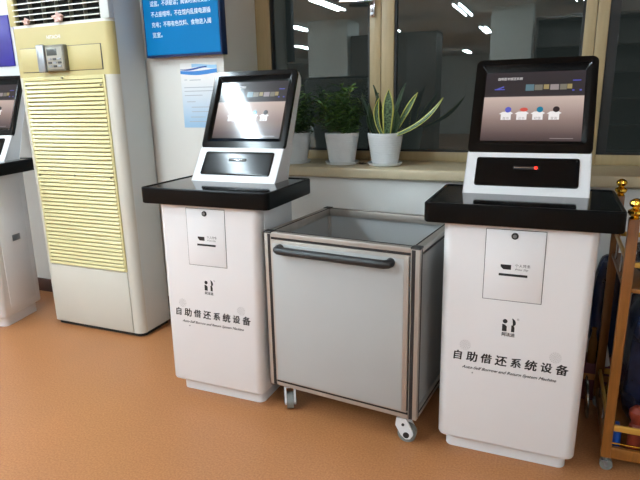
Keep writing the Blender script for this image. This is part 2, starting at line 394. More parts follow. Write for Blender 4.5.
# ------------------------------------------------------------------ book return kiosks
KZ0, KZ1, KT = 0.0687, 0.949, 1.0205
def fy(z): return -0.0474 + (z - KZ0) / (KZ1 - KZ0) * 0.0232       # front face of the tapering body
def kiosk(label, loc, rz=0.0, led=False):
    k = thing('self_service_kiosk', label, 'kiosk', loc, rz, 'white library kiosks')
    def outline(hx, y0, y1, z, r): return [(x, y, z) for x, y in rrect(hx, y0, y1, r, 6)]
    b = nb(); loft(b, [outline(0.2274, 0.0, 0.30, z, 0.03) for z in (0.0, 0.008, KZ0 + 0.004)]); obj('plinth', b, M['kiosk'], k)
    b = nb(); e = 0.010
    loft(b, [outline(0.2534 - e, -0.0474 + e, 0.328 - e, KZ0, 0.028), outline(0.2534 - e * .3, -0.0474 + e * .3, 0.328 - e * .3, KZ0 + e * .3, 0.034),
             outline(0.2534, -0.0474, 0.328, KZ0 + e, 0.036), outline(0.2618, -0.0242, 0.338, KZ1, 0.036)])
    body = obj('body', b, M['kiosk'], k, 50)
    # front lettering frame
    V = Vector((0, 0.0232, KZ1 - KZ0)).normalized(); N = X.cross(V); N = -N if N.y > 0 else N
    def P(lx, z): return Vector((lx, fy(z), z))
    # service door with a dark gap round it
    b = nb(); slabq(b, P(0, 0.8), X, V, N, -0.1075, 0.0965, -0.134, 0.132, -0.004, 0.0008); gp = obj('door_gap', b, M['gap'], k)
    b = nb(); slabq(b, P(0, 0.8), X, V, N, -0.1055, 0.0945, -0.132, 0.130, -0.004, 0.0022, 0.001); door = obj('service_door', b, M['kiosk_door'], k)
    b = nb(); c = P(-0.008, 0.909) + N * 0.002
    cyl(b, c, c + N * 0.004, 0.0125, 0.0115, 22); lk = obj('lock', b, M['blk_mat'], door)
    b = nb(); cyl(b, c + N * 0.004, c + N * 0.0052, 0.007, 0.006, 16); slabq(b, c + N * 0.0052, X, V, N, -0.001, 0.001, -0.004, 0.004, 0, 0.0006); obj('keyhole', b, M['steel'], door)
    b = nb(); slabq(b, P(-0.006, 0.765), X, V, N, -0.049, 0.049, -0.0045, 0.0045, 0.002, 0.0030, 0.0004); obj('receipt_slot', b, M['ink'], door)
    b = nb(); c = P(-0.032, 0.794)
    pts = [(-0.018, 0.009), (0.018, 0.009), (0.018, -0.009), (-0.008, -0.009), (-0.012, -0.005), (-0.018, 0.001)]
    b.faces.new([b.verts.new(c + X * x + V * y + N * 0.0027) for x, y in pts])
    text_bm(b, '个人凭条', P(0.025, 0.802), X, V, N, 0.013, width=0.052, lift=0.0023)
    text_bm(b, 'Print Slip', P(0.022, 0.787), X, V, N, 0.010, width=0.044, shear=0.25, lift=0.0023)
    obj('door_lettering', b, M['ink'], door)
    # emblem and name
    b = nb()
    disc(b, P(-0.0215, 0.5875) + N * 0.0008, 0.0085, 18, X, V)
    for pts in ([(-0.031, 0.5765), (-0.022, 0.575), (-0.0145, 0.568), (-0.0145, 0.5485), (-0.031, 0.5485)],
                [(0.002, 0.601), (0.006, 0.6), (0.013, 0.594), (0.016, 0.586), (0.0155, 0.579), (0.011, 0.573), (0.005, 0.5715), (0.0055, 0.581), (0.0045, 0.592)],
                [(0.001, 0.5745), (0.009, 0.5735), (0.0125, 0.566), (0.0125, 0.5485), (0.001, 0.5485)]):
        b.faces.new([b.verts.new(P(x, z) + N * 0.0008) for x, z in pts])
    text_bm(b, '阿法迪', P(-0.008, 0.5365), X, V, N, 0.016, width=0.045, bold=0.0004)
    text_bm(b, '®', P(0.023, 0.599), X, V, N, 0.010)
    obj('emblem', b, M['ink'], k)
    b = nb()
    xs = [-0.186 + 0.37 * i / 7 for i in range(8)]
    for i, ch in enumerate('自助借还系统设备'):
        text_bm(b, ch, P(xs[i], 0.428 - 0.0 * i), X, V, N, 0.043 if i % 2 else 0.040, bold=0.0012, shear=0.08)
    obj('title_lettering', b, M['ink'], k)
    b = nb(); text_bm(b, 'Auto-Self Borrow and Return System Machine', P(0.0, 0.381), X, V, N, 0.0165, width=0.336, shear=0.42, bold=0.00035)
    obj('subtitle_lettering', b, M['ink'], k)
    for sx in (-0.160, 0.158):
        b = nb()
        for ring, cnt in ((0, 1), (0.0065, 6), (0.0125, 10), (0.0185, 15)):
            for i in range(cnt):
                a = 2 * PI * i / cnt + ring * 40
                disc(b, P(sx + ring * math.cos(a), 0.472 + ring * math.sin(a)) + N * 0.0006, 0.0017, 8, X, V)
        obj('speaker_grille', b, M['pale_dot'], k)
    b = nb(); cyl(b, P(-0.128, 0.362), P(-0.128, 0.362) + N * 0.002, 0.0028, n=12); obj('rivet', b, M['steel'], k)
    # black counter with a thin raised rim
    b = nb(); o0, o1 = -0.0591, 0.3983
    L_ = [outline(0.330 - 0.004, o0 + 0.004, o1 - 0.004, KZ1 - 0.002, 0.020), outline(0.330, o0, o1, KZ1 + 0.003, 0.024), outline(0.330, o0, o1, KT - 0.004, 0.024),
          outline(0.330 - 0.004, o0 + 0.004, o1 - 0.004, KT, 0.020), outline(0.330 - 0.012, o0 + 0.012, o1 - 0.012, KT, 0.014), outline(0.330 - 0.014, o0 + 0.014, o1 - 0.014, KT - 0.006, 0.012)]
    loft(b, L_); ct = obj('counter', b, M['blk_satin'], k, 40)
    b = nb(); loft(b, [outline(0.3298 - 0.014, o0 + 0.0142, o1 - 0.0142, z, 0.0118) for z in (KT - 0.0062, KT - 0.0035)]); obj('glossy_top', b, M['blk_gloss'], ct)
    # head: white shell, black monitor bezel, screen, scanner panel
    A = Vector((0, 0.2033, KT - 0.004)); B = Vector((0, 0.3096, 1.1684)); Cc = Vector((0, 0.49, 1.535))
    V1 = (B - A).normalized(); N1 = -X.cross(V1); N1 = N1 if N1.y < 0 else -N1
    V2 = (Cc - B).normalized(); N2 = X.cross(V2); N2 = N2 if N2.y < 0 else -N2
    L2 = (Cc - B).length
    b = nb()
    s0 = B - N2 * 0.018; s1_ = Cc - N2 * 0.018 - V2 * 0.006
    prof = [A, B, s0 + V2 * 0.002, s1_, s1_ - N2 * 0.034 - V2 * 0.012, s1_ - N2 * 0.050 - V2 * 0.045, B - N2 * 0.080 + V2 * 0.05, Vector((0, 0.385, 1.13)), Vector((0, 0.345, KT - 0.004))]
    hx = 0.2306
    loft(b, [[(-hx + 0.004, p.y, p.z) for p in prof], [(-hx, p.y, p.z) for p in prof], [(hx, p.y, p.z) for p in prof], [(hx - 0.004, p.y, p.z) for p in prof]])
    obj('head_shell', b, M['kiosk'], k, 25)
    def lp(hx_, s0_, s1_, r, t): return [B + X * x + V2 * s + N2 * t for x, s in rrect(hx_, s0_, s1_, r, 6)]
    b = nb()
    loops = [lp(0.2325, -0.004, L2 + 0.002, 0.026, -0.0185), lp(0.2325, -0.004, L2 + 0.002, 0.026, -0.003), lp(0.2305, -0.002, L2, 0.025, 0.0),
             lp(0.2085, 0.034, L2 - 0.024, 0.010, 0.0), lp(0.206, 0.0365, L2 - 0.0265, 0.009, -0.002), lp(0.1895, 0.0555, L2 - 0.053, 0.003, -0.0135), lp(0.1895, 0.0555, L2 - 0.053, 0.003, -0.0175)]
    loft(b, loops, True, False); bez = obj('monitor_bezel', b, M['bezel'], k, 30)
    sc0, sc1 = 0.0555, L2 - 0.053; sh = sc1 - sc0
    b = nb(); slabq(b, B, X, V2, N2, -0.1895, 0.1895, sc0, sc1, -0.0178, -0.0145); sc = obj('screen', b, M['screen'], k)
    set_uv(sc, lambda co: ((co.x + 0.1895) / 0.379, ((co - B).dot(V2) - sc0) / sh))
    T = -0.0142
    def Q(u, v, t=T): return B + X * (-0.1895 + 0.379 * u) + V2 * (sc0 + sh * v) + N2 * t
    # what the screen shows
    for i, um in enumerate(('ui_blue', 'ui_red', 'ui_teal', 'ui_black')):
        c = Q(0.245 + 0.16 * i, 0.37)
        b = nb()
        b.faces.new([b.verts.new(c + X * x + V2 * y) for x, y in ((-0.020, -0.020), (0.019, -0.020), (0.019, 0.004), (0.027, 0.008), (0.013, 0.017), (-0.015, 0.015), (-0.028, 0.006), (-0.020, 0.004))])
        ic = obj('screen_icon', b, M['ui_white'], sc)
    for i, um in enumerate(('ui_blue', 'ui_red', 'ui_teal', 'ui_black')):
        c = Q(0.262 + 0.16 * i, 0.45, T + 0.0003)
        b = nb(); disc(b, c, 0.0125 if i != 1 else 0.011, 16, X * (1.0 if i != 1 else 1.4), V2 * (1.0 if i != 1 else 0.8)); obj('icon_badge', b, M[um], sc)
        b = nb(); text_bm(b, ('借书', '还书', '续借', '查询')[i], Q(0.243 + 0.16 * i, 0.325, T + 0.0003), X, V2, N2, 0.013, depth=0.0003); obj('icon_lettering', b, M['ui_grey'], sc)
    b = nb(); text_bm(b, '自助图书借还系统', Q(0.13, 0.905), X, V2, N2, 0.0135, align='LEFT', width=0.095, depth=0.0003); obj('screen_lettering', b, M['ui_white'], sc)
    b = nb(); slabq(b, Q(0.42, 0.77), X, V2, N2, 0, 0.032, -0.014, 0.014, 0, 0.0003); obj('picture_strip', b, M['ui_strip2'], sc)
    for kx, wd, cm in ((0.51, 0.03, 'ui_strip'), (0.60, 0.02, 'ui_ochre'), (0.665, 0.032, 'ui_grey'), (0.76, 0.025, 'ui_strip'), (0.83, 0.018, 'ui_ochre')):
        b = nb(); slabq(b, Q(kx, 0.77), X, V2, N2, 0, wd, -0.012 + 0.004 * (wd < 0.025), 0.012, 0, 0.0003); obj('picture_strip', b, M.get(cm, M['ui_strip']), sc)
    b = nb(); slabq(b, Q(0.10, 0.75), X, V2, N2, 0.0, 0.04, -0.002, 0.002, 0, 0.0003)
    b.faces.new([b.verts.new(Q(0.10, 0.75, T + 0.0003) + X * x + V2 * y) for x, y in ((0.006, 0.002), (0.035, 0.014), (0.038, 0.010), (0.02, 0.002))])
    slabq(b, Q(0.88, 0.86), X, V2, N2, 0.0, 0.03, -0.002, 0.002, 0, 0.0003)
    slabq(b, Q(0.88, 0.72), X, V2, N2, 0.0, 0.008, -0.003, 0.003, 0, 0.0003); slabq(b, Q(0.95, 0.72), X, V2, N2, 0.0, 0.008, -0.003, 0.003, 0, 0.0003)
    obj('screen_logo', b, M['ui_blue'], sc)
    b = nb(); slabq(b, Q(0.70, 0.04), X, V2, N2, 0.0, 0.085, -0.0012, 0.0012, 0, 0.0003); obj('footer_line', b, M['ui_grey'], sc)
    # scanner panel on the lower slope
    def lp1(hx_, a0, a1, r, t): return [A + X * x + V1 * s + N1 * t for x, s in rrect(hx_, a0, a1, r, 4)]
    b = nb(); loft(b, [lp1(0.190, 0.036, 0.162, 0.010, -0.003), lp1(0.190, 0.036, 0.162, 0.010, 0.003), lp1(0.187, 0.039, 0.159, 0.008, 0.0045), lp1(0.182, 0.044, 0.154, 0.006, 0.0045), lp1(0.180, 0.046, 0.152, 0.005, 0.0025)])
    pan = obj('scanner_panel', b, M['bezel'], k)
    b = nb(); slabq(b, A + V1 * 0.118, X, V1, N1, -0.048, 0.048, -0.0075, 0.0075, 0.002, 0.0042, 0.001); obj('card_reader', b, M['blk_mat'], pan)
    b = nb(); slabq(b, A + V1 * 0.118, X, V1, N1, -0.045, 0.042, -0.0018, 0.0018, 0.003, 0.0052, 0.0006); obj('reader_slot', b, M['chrome'], pan)
    if led:
        b = nb(); c = A + V1 * 0.118 + X * 0.036 + N1 * 0.004; lathe(b, [(0.006, 0), (0.0055, 0.002), (0.003, 0.0035)], (0, 0, 0), 14)
        R = rot_to(N1)
        for v in b.verts: v.co = c + R @ v.co
        obj('indicator_light', b, M['led'], pan)
    # side access door with a finger pull
    for sgn in (1,):
        xo = 0.2575
        b = nb(); box(b, xo - 0.006, xo + 0.0022, 0.03, 0.265, 0.12, 0.925, 0.001); sd = obj('side_door', b, M['kiosk_door'], k)
        for v in sd.data.vertices: v.co.x += (v.co.z - 0.50) / 0.88 * 0.0084
        b = nb(); box(b, xo + 0.001, xo + 0.0042, 0.13, 0.20, 0.525, 0.565, 0.002); ph = obj('finger_pull', b, M['steel'], sd)
    return k
M['ui_ochre'] = emi('lit_ochre', (156, 140, 96))
KY = 2.0325
k1 = kiosk('white library kiosk between the tall air conditioner and the grey rolling cart', (-1.3995, KY + 0.004, 0))
k2 = kiosk('white library kiosk on the right with a glowing red light under its screen', (-0.0907, KY - 0.004, 0), led=True)
k3 = kiosk('white library kiosk at the far left edge partly hidden behind the air conditioner', (-3.40, 2.22, 0), math.radians(12)); k3.scale = (1, 1, 1.03)

# ------------------------------------------------------------------ floor-standing air conditioner
def air_conditioner():
    a = thing('floor_air_conditioner', 'tall cream floor air conditioner with yellowed slats and grey controller', 'air conditioner', (-2.5775, 2.43, 0))
    HW, D = 0.368, 0.262                         # half width and depth
    H_ = 2.06
    def outl(hx, y0, y1, z, r):
        p = []
        for cx, cy, a0 in ((hx - r, y0 + r, -PI / 2), (-hx + r, y0 + r, PI)):
            for i in range(7):
                t = a0 + PI / 2 * i / 6; p.append((cx + r * math.cos(t), cy + r * math.sin(t), z))
            if cx > 0: p += [(hx, y1, z), (-hx, y1, z)]
        return p
    b = nb(); loft(b, [outl(HW - 0.015, 0.015, D - 0.01, z, 0.04) for z in (0.0, 0.03)]); obj('base', b, M['dark'], a)
    b = nb(); loft(b, [outl(HW, 0.0, 0.045, z, 0.044) for z in (0.025, 1.545)]); obj('front_shell', b, M['ac_white'], a)
    b = nb(); loft(b, [outl(HW, 0.0, 0.045, z, 0.044) for z in (1.545, 1.815)]); cap = obj('control_band', b, M['ac_cream'], a)
    b = nb(); box(b, -HW, HW, 0.0465, D, 0.025, H_, 0.004); obj('rear_cabinet', b, M['ac_side'], a)
    # lower front panel
    b = nb(); box(b, -0.312, 0.300, -0.006, 0.01, 0.03, 0.412, 0.003); obj('lower_panel', b, M['ac_white'], a)
    # louvre panel: 47 slats between two stiles
    b = nb(); n = 47; z0, z1 = 0.418, 1.545
    box(b, -0.314, -0.296, -0.008, 0.01, z0, z1, 0.002); box(b, 0.287, 0.302, -0.008, 0.01, z0, z1, 0.002); box(b, -0.297, 0.288, -0.008, 0.01, z1 - 0.02, z1, 0.002)
    p = (z1 - 0.02 - z0) / n
    for i in range(n):
        zb = z0 + i * p
        loft(b, [[(x, -0.001, zb + 0.0015), (x, -0.012, zb + 0.002), (x, -0.0135, zb + 0.005), (x, -0.012, zb + p * 0.45), (x, -0.0075, zb + p * 0.84), (x, -0.001, zb + p * 0.86)] for x in (-0.297, 0.288)])
    lv = obj('louvre_panel', b, M['ac_slat'], a, 20)
    b = nb(); box(b, -0.297, 0.288, -0.0012, 0.0, z0, z1); obj('louvre_backing', b, M['louvre_back'], lv)
    for x, z in ((-0.285, 1.50), (0.275, 1.49), (-0.285, 0.98), (0.0, 0.985), (0.272, 0.98), (0.0, 1.535)):
        b = nb(); cyl(b, (x, -0.010, z), (x, -0.018, z), 0.005, n=10); obj('screw', b, M['ctrl'], lv)
    # control band: panel outline, controller, maker's name
    b = nb(); box(b, -0.307, 0.297, -0.0022, 0.004, 1.572, 1.706, 0.001); gp = obj('panel_gap', b, M['gap'], cap)
    b = nb(); box(b, -0.305, 0.291, -0.004, 0.004, 1.575, 1.703, 0.001); obj('band_panel', b, M['ac_cream'], cap)
    b = nb(); text_bm(b, 'HITACHI', Vector((-0.036, -0.001, 1.757)), X, Z, -Yv, 0.026, width=0.10, bold=0.0004); obj('maker_lettering', b, M['white_plastic'], cap)
    b = nb(); loft(b, [outl(HW - 0.004, 0.002, 0.045, z, 0.042) for z in (1.815, 1.83)]); obj('outlet_lip', b, M['vane'], a)
    # controller with its open flap
    b = nb(); box(b, -0.128, 0.058, -0.034, -0.002, 1.572, 1.712, 0.006); ctl = obj('controller', b, M['ctrl'], a)
    b = nb(); box(b, -0.072, 0.050, -0.038, -0.032, 1.582, 1.700, 0.003); obj('face_plate', b, M['ctrl_face'], ctl)
    b = nb(); box(b, -0.062, 0.012, -0.0395, -0.037, 1.655, 1.690, 0.001); obj('display', b, M['lcd'], ctl)
    for i in range(3):
        for j in range(3):
            b = nb(); box(b, -0.058 + j * 0.036, -0.034 + j * 0.036, -0.042, -0.037, 1.592 + i * 0.019, 1.603 + i * 0.019, 0.002); obj('button', b, M['gap'] if (i + j) % 2 else M['steel'], ctl)
    b = nb(); box(b, -0.135, -0.078, -0.047, -0.030, 1.566, 1.716, 0.007, 3); obj('flap', b, M['steel'], ctl)
    # outlet: dark cavity, vanes, uprights, side cheeks, cap
    b = nb(); box(b, -0.315, 0.305, 0.03, 0.0466, 1.83, H_ - 0.02); obj('outlet_cavity', b, M['dark'], a)
    for x0, x1, mm in ((-HW, -0.318, 'ac_cream'), (0.308, HW, 'ac_side')):
        b = nb(); box(b, x0, x1, 0.006, 0.0466, 1.83, H_, 0.004); obj('outlet_cheek', b, M[mm], a)
    for i in range(7):
        z = 1.852 + i * 0.030
        b = nb(); loft(b, [[(x, -0.004, z - 0.003), (x, -0.004, z + 0.003), (x, 0.03, z + 0.010), (x, 0.03, z + 0.005)] for x in (-0.32, 0.31)]); obj('vane', b, M['vane'], a)
    b = nb()
    for x in (-0.2, -0.1, 0.0, 0.1, 0.2): box(b, x - 0.0015, x + 0.0015, 0.004, 0.03, 1.83, H_ - 0.02)
    obj('outlet_uprights', b, M['ctrl'], a)
    b = nb(); loft(b, [outl(HW, 0.0, 0.045, z, 0.044) for z in (H_ - 0.02, H_)]); obj('top_cap', b, M['ac_cream'], a)
    b = nb(); text_bm(b, 'HITACHI', Vector((-0.036, -0.001, 1.757)), X, Z, -Yv, 0.024); b.free()
    return a
air_conditioner()
def ribbon(x, z, s, label):
    b = nb()
    y = 2.43 - 0.004
    for k in range(5):
        a = k * 1.3
        pts = [(x, y - 0.006, z), (x + s * 0.5 * math.cos(a), y - 0.012, z + s * 0.35 * math.sin(a)), (x + s * math.cos(a + .3), y - 0.016, z + s * 0.6 * math.sin(a + .3)), (x + s * .7 * math.cos(a + .9), y - 0.010, z + s * 0.5 * math.sin(a + .9)), (x + 0.002, y - 0.004, z)]
        tube(b, pts, [0.005, 0.008, 0.009, 0.008, 0.004], 8)
    lathe(b, [(0.002, -0.008), (0.009, -0.004), (0.010, 0.002), (0.003, 0.009)], (x, y - 0.004, z), 10)
    return tag(obj('ribbon', b, M['ribbon'], None, 60), label, 'ribbon', 'pink ribbon knots')
ribbon(-2.545, 1.852, 0.034, 'bigger pink ribbon knot tied to the air outlet above the controller')
ribbon(-2.785, 1.845, 0.020, 'small pale ribbon knot tied to the air outlet near its left corner')

# ------------------------------------------------------------------ grey rolling book cart
def cart():
    W, D, z0, z1 = 0.3477, 0.5835, 0.1295, 0.8493
    c = thing('rolling_book_cart', 'grey aluminium framed book return cart with black handle on castors', 'cart', (-0.7683, 1.9798, 0), -5.70 * PI / 180)
    p = 0.036
    for sx in (-1, 1):
        for y0 in (0.0, D - p):
            xa, xb = (W - p, W) if sx > 0 else (-W, -W + p)
            b = nb(); box(b, xa, xb, y0, y0 + p, z0, z1 - 0.004, 0.003); po = obj('post', b, M['alu'], c)
            b = nb(); xm = (xa + xb) / 2 - sx * 0.007
            yf = y0 - 0.0006 if y0 == 0 else y0 + p - 0.001
            box(b, xm - 0.0075, xm + 0.0075, yf, yf + 0.0016, z0 + 0.002, z1 - 0.008)
            xs_ = xb - 0.001 if sx > 0 else xa - 0.0006
            ym = y0 + p / 2 + (0.006 if y0 == 0 else -0.006)
            box(b, xs_, xs_ + 0.0016, ym - 0.005, ym + 0.005, z0 + 0.002, z1 - 0.008)
            obj('groove', b, M['groove'], po)
            b = nb(); box(b, xa - 0.0015, xb + 0.0015, y0 - 0.0015, y0 + p + 0.0015, z1 - 0.006, z1 + 0.003, 0.002); obj('corner_cap', b, M['blk_mat'], po)
    def rail(x0, x1, y0, y1, za, zb, faces):
        b = nb(); box(b, x0, x1, y0, y1, za, zb, 0.002); r = obj('rail', b, M['alu'], c)
        b = nb()
        for f in faces: box(b, *f)
        obj('groove', b, M['groove'], r)
    zt = z1 - 0.036
    for za, zb in ((zt, z1), (z0, z0 + 0.036)):
        top = za == zt
        gz0, gz1 = (za + 0.006, za + 0.016) if top else (zb - 0.017, zb - 0.007)
        rail(-W + p, W - p, 0.0, p, za, zb, [(-W + p, W - p, -0.0008, 0.001, gz0, gz1)] + ([(-W + p, W - p, p - 0.011, p - 0.003, zb - 0.001, zb + 0.0008)] if top else []))
        rail(-W + p, W - p, D - p, D, za, zb, [(-W + p, W - p, D - p + 0.002, D - p + 0.009, zb - 0.001, zb + 0.0008)] if top else [(-W + p, W - p, D - 0.001, D + 0.0008, gz0, gz1)])
        for sx in (-1, 1):
            xa, xb = (W - p, W) if sx > 0 else (-W, -W + p)
            xo = (xb - 0.001, xb + 0.0008) if sx > 0 else (xa - 0.0008, xa + 0.001)
            xi = (xa + 0.002, xa + 0.009) if sx > 0 else (xb - 0.009, xb - 0.002)
            rail(xa, xb, p, D - p, za, zb, [(xo[0], xo[1], p, D - p, gz0, gz1)] + ([(xi[0], xi[1], p, D - p, zb - 0.001, zb + 0.0008)] if top else []))
    # front door: aluminium-edged grey panel filling the frame
    b = nb(); box(b, -0.314, 0.306, -0.004, 0.014, 0.158, z1 - 0.033, 0.002); dr = obj('front_door', b, M['alu'], c)
    b = nb(); box(b, -0.304, 0.2865, -0.0052, 0.010, 0.164, z1 - 0.046, 0.001); obj('door_panel', b, M['cart_panel'], dr)
    zi = z0 + 0.036
    b = nb(); box(b, -W + p, W - p, D - 0.022, D - 0.012, zi, zt); obj('back_panel', b, M['cart_panel'], c)
    for x0 in (-W + 0.012, W - 0.022):
        b = nb(); box(b, x0, x0 + 0.010, p, D - p, zi, zt); obj('side_panel', b, M['cart_panel'], c)
    b = nb(); box(b, -W + 0.024, W - 0.024, 0.018, D - 0.024, z0 + 0.012, z0 + 0.024); obj('bottom_panel', b, M['cart_panel'], c)
    b = nb(); box(b, -W + 0.03, W - 0.03, 0.03, D - 0.03, 0.56, 0.572, 0.002); obj('book_platform', b, M['cart_panel'], c)
    # black bow handle
    hz = 0.785; b = nb(); yo = -0.045
    pts = []
    for i in range(7):
        t = PI / 2 * i / 6; pts.append((-0.270 + 0.03 * (1 - math.sin(t)) - 0.03 + 0.016, -0.004 + (yo + 0.004) * (1 - math.cos(t)) , hz))
    pts = [(-0.262, 0.0, hz), (-0.266, -0.018, hz), (-0.262, -0.034, hz), (-0.250, -0.043, hz), (-0.22, yo, hz), (0.19, yo, hz), (0.22, -0.043, hz), (0.232, -0.034, hz), (0.236, -0.018, hz), (0.232, 0.0, hz)]
    tube(b, pts, [0.018, 0.018, 0.0175, 0.0172, 0.017, 0.017, 0.0172, 0.0175, 0.018, 0.018], 14); obj('handle', b, M['blk_mat'], c)
    # castors
    def castor(x, y, az):
        b = nb(); R = Matrix.Rotation(az, 3, 'Z'); o_ = Vector((x, y, 0))
        box(b, -0.026, 0.026, -0.026, 0.026, z0 - 0.006, z0, 0.001); cyl(b, (0, 0, z0 - 0.006), (0, 0, z0 - 0.024), 0.017)
        for s in (-1, 1):
            pr = [(-0.024, 0.112), (0.016, 0.112), (0.044, 0.058), (0.046, 0.040), (0.034, 0.022), (0.016, 0.018), (-0.004, 0.034), (-0.028, 0.078)]
            ys = sorted((s * 0.017, s * 0.026))
            loft(b, [[(xx, yy, zz) for xx, zz in pr] for yy in ys])
        box(b, -0.022, 0.016, -0.018, 0.018, 0.098, 0.112)
        for v in b.verts: v.co = o_ + R @ v.co
        f = obj('castor', b, M['white_plastic'], c)
        b = nb(); cyl(b, (0.018, -0.0155, 0.0385), (0.018, 0.0155, 0.0385), 0.0385, n=26)
        for v in b.verts: v.co = o_ + R @ v.co
        obj('wheel', b, M['rubber'], f)
        for s in (-1, 1):
            for cx_, cz_, cr_ in ((0.018, 0.0385, 0.013), (0.004, 0.085, 0.006)):
                b = nb(); cyl(b, (cx_, s * 0.0255, cz_), (cx_, s * 0.029, cz_), cr_, n=18)
                for v in b.verts: v.co = o_ + R @ v.co
                obj('axle_cap', b, M['blk_mat'], f)
    castor(-0.285, 0.06, math.radians(-56)); castor(0.278, 0.045, math.radians(8)); castor(-0.285, D - 0.06, math.radians(60)); castor(0.285, D - 0.06, math.radians(20))
    return c
cart()

# ------------------------------------------------------------------ signs on pillar and wall
sg = thing('notice_sign', 'blue notice board with white Chinese text mounted high on the pillar', 'sign', (0, 0, 0))
b = nb(); box(b, -2.160, -1.660, 2.645, PY, 1.634, 2.25, 0.003); obj('sign_body', b, M['sign_edge'], sg)
b = nb(); box(b, -2.150, -1.668, 2.641, 2.647, 1.646, 2.24); obj('sign_face', b, M['sign_blue'], sg)
b = nb()
for z, wd, s in ((2.155, 0.36, '图书馆阅览须知'), (2.08, 0.36, '请读者爱护图书资料，保持环境'), (2.01, 0.36, '整洁卫生，衣着得体，举止文明'), (1.912, 0.385, '适宜。不讲脏话；阅读时保持安静、'), (1.858, 0.385, '不占座喧哗，不在馆内乱接电源插'), (1.804, 0.385, '充电；不带有色饮料、食物进入阅'), (1.752, 0.065, '览室。')):
    text_bm(b, s, Vector((-2.100, 2.641, z)), X, Z, -Yv, 0.030, align='LEFT', width=wd, bold=0.0003)
obj('lettering', b, M['white_ink'], sg)
pp = thing('paper_notice', 'white and pale blue paper notice taped to the pillar under the blue sign', 'poster', (0, 0, 0))
b = nb(); box(b, -1.978, -1.735, PY - 0.0022, PY - 0.0002, 1.246, 1.600); o = obj('sheet', b, M['poster'], pp)
set_uv(o, lambda co: ((co.x + 1.978) / 0.243, (co.z - 1.246) / 0.354))
M['print_grey'] = mat('print_grey', (164, 170, 178), 0.6)
M['wave_a'] = mat('print_blue', (40, 122, 196), 0.5); M['wave_b'] = mat('print_navy', (22, 72, 150), 0.5); M['wave_c'] = mat('print_light_blue', (150, 196, 226), 0.5)
def wave(bm, z0, z1, amp, ph, x0=-1.978, x1=-1.735, lift=0.0):
    n = 14; y = PY - 0.0024 - lift
    lo = [bm.verts.new((x0 + (x1 - x0) * i / n, y, z0 + amp * math.sin(ph + 4.5 * i / n))) for i in range(n + 1)]
    hi = [bm.verts.new((x0 + (x1 - x0) * i / n, y, z1 + amp * math.sin(ph + 0.8 + 3.6 * i / n))) for i in range(n + 1)]
    for i in range(n): bm.faces.new((lo[i], lo[i + 1], hi[i + 1], hi[i]))
b = nb(); wave(b, 1.540, 1.562, 0.006, 2.6); obj('wave_print', b, M['wave_a'], pp)
b = nb(); wave(b, 1.566, 1.574, 0.007, 3.4, x1=-1.80, lift=0.0003); obj('wave_print', b, M['wave_b'], pp)
b = nb(); wave(b, 1.572, 1.590, 0.005, 0.6, x0=-1.90, lift=0.0002); obj('wave_print', b, M['wave_c'], pp)
b = nb()
for i, (z, x0, wd) in enumerate(((1.510, -1.955, 0.02), (1.508, -1.92, 0.075), (1.468, -1.96, 0.2), (1.448, -1.96, 0.19), (1.425, -1.96, 0.12), (1.390, -1.95, 0.06), (1.36, -1.92, 0.16), (1.335, -1.92, 0.14), (1.305, -1.93, 0.1), (1.28, -1.94, 0.16))):
    slabq(b, Vector((x0, PY - 0.0024, z)), X, Z, -Yv, 0, wd, -0.002, 0.002, 0, 0.0002)
obj('printed_lines', b, M['print_grey'], pp)
for x0, x1, lab in ((-4.05, -3.482, 'indigo wall banner at the far left edge above the kiosk'), (-3.447, -2.9, 'indigo wall banner half hidden behind the air conditioner')):
    t = thing('wall_banner', lab, 'banner', (0, 0, 0), 0, 'indigo wall banners')
    b = nb(); box(b, x0, x1, LW - 0.010, LW, 1.655, 1.985, 0.001); obj('panel', b, M['banner'], t)
b = nb(); box(b, -3.12, -2.6, LW - 0.008, LW, 1.035, 1.58, 0.001); tag(obj('white_wall_board', b, M['kiosk_door']), 'plain white board on the wall behind the far left kiosk', 'board')

# ------------------------------------------------------------------ plants on the sill
SZ = 1.04
def pot(t, n=36):
    b = nb()
    prof = [(0.066, 0.012), (0.070, 0.014)]
    for i in range(12):
        z0 = 0.02 + i * 0.0118; r = 0.0705 + (0.0925 - 0.0705) * i / 12
        prof += [(r, z0), (r + 0.0034, z0 + 0.0055), (r + 0.0012, z0 + 0.0108)]
    prof += [(0.0925, 0.163), (0.0945, 0.168), (0.0925, 0.171), (0.087, 0.170), (0.084, 0.150)]
    lathe(b, prof, (0, 0, 0), n); obj('pot', b, M['pot'], t, 60)
    b = nb(); lathe(b, [(0.07, 0.0), (0.084, 0.002), (0.094, 0.016), (0.090, 0.017), (0.080, 0.008)], (0, 0, 0), n); obj('saucer', b, M['pot'], t)
    b = nb(); lathe(b, [(0.084, 0.148), (0.083, 0.156), (0.02, 0.160)], (0, 0, 0), 24); obj('soil', b, M['soil'], t)
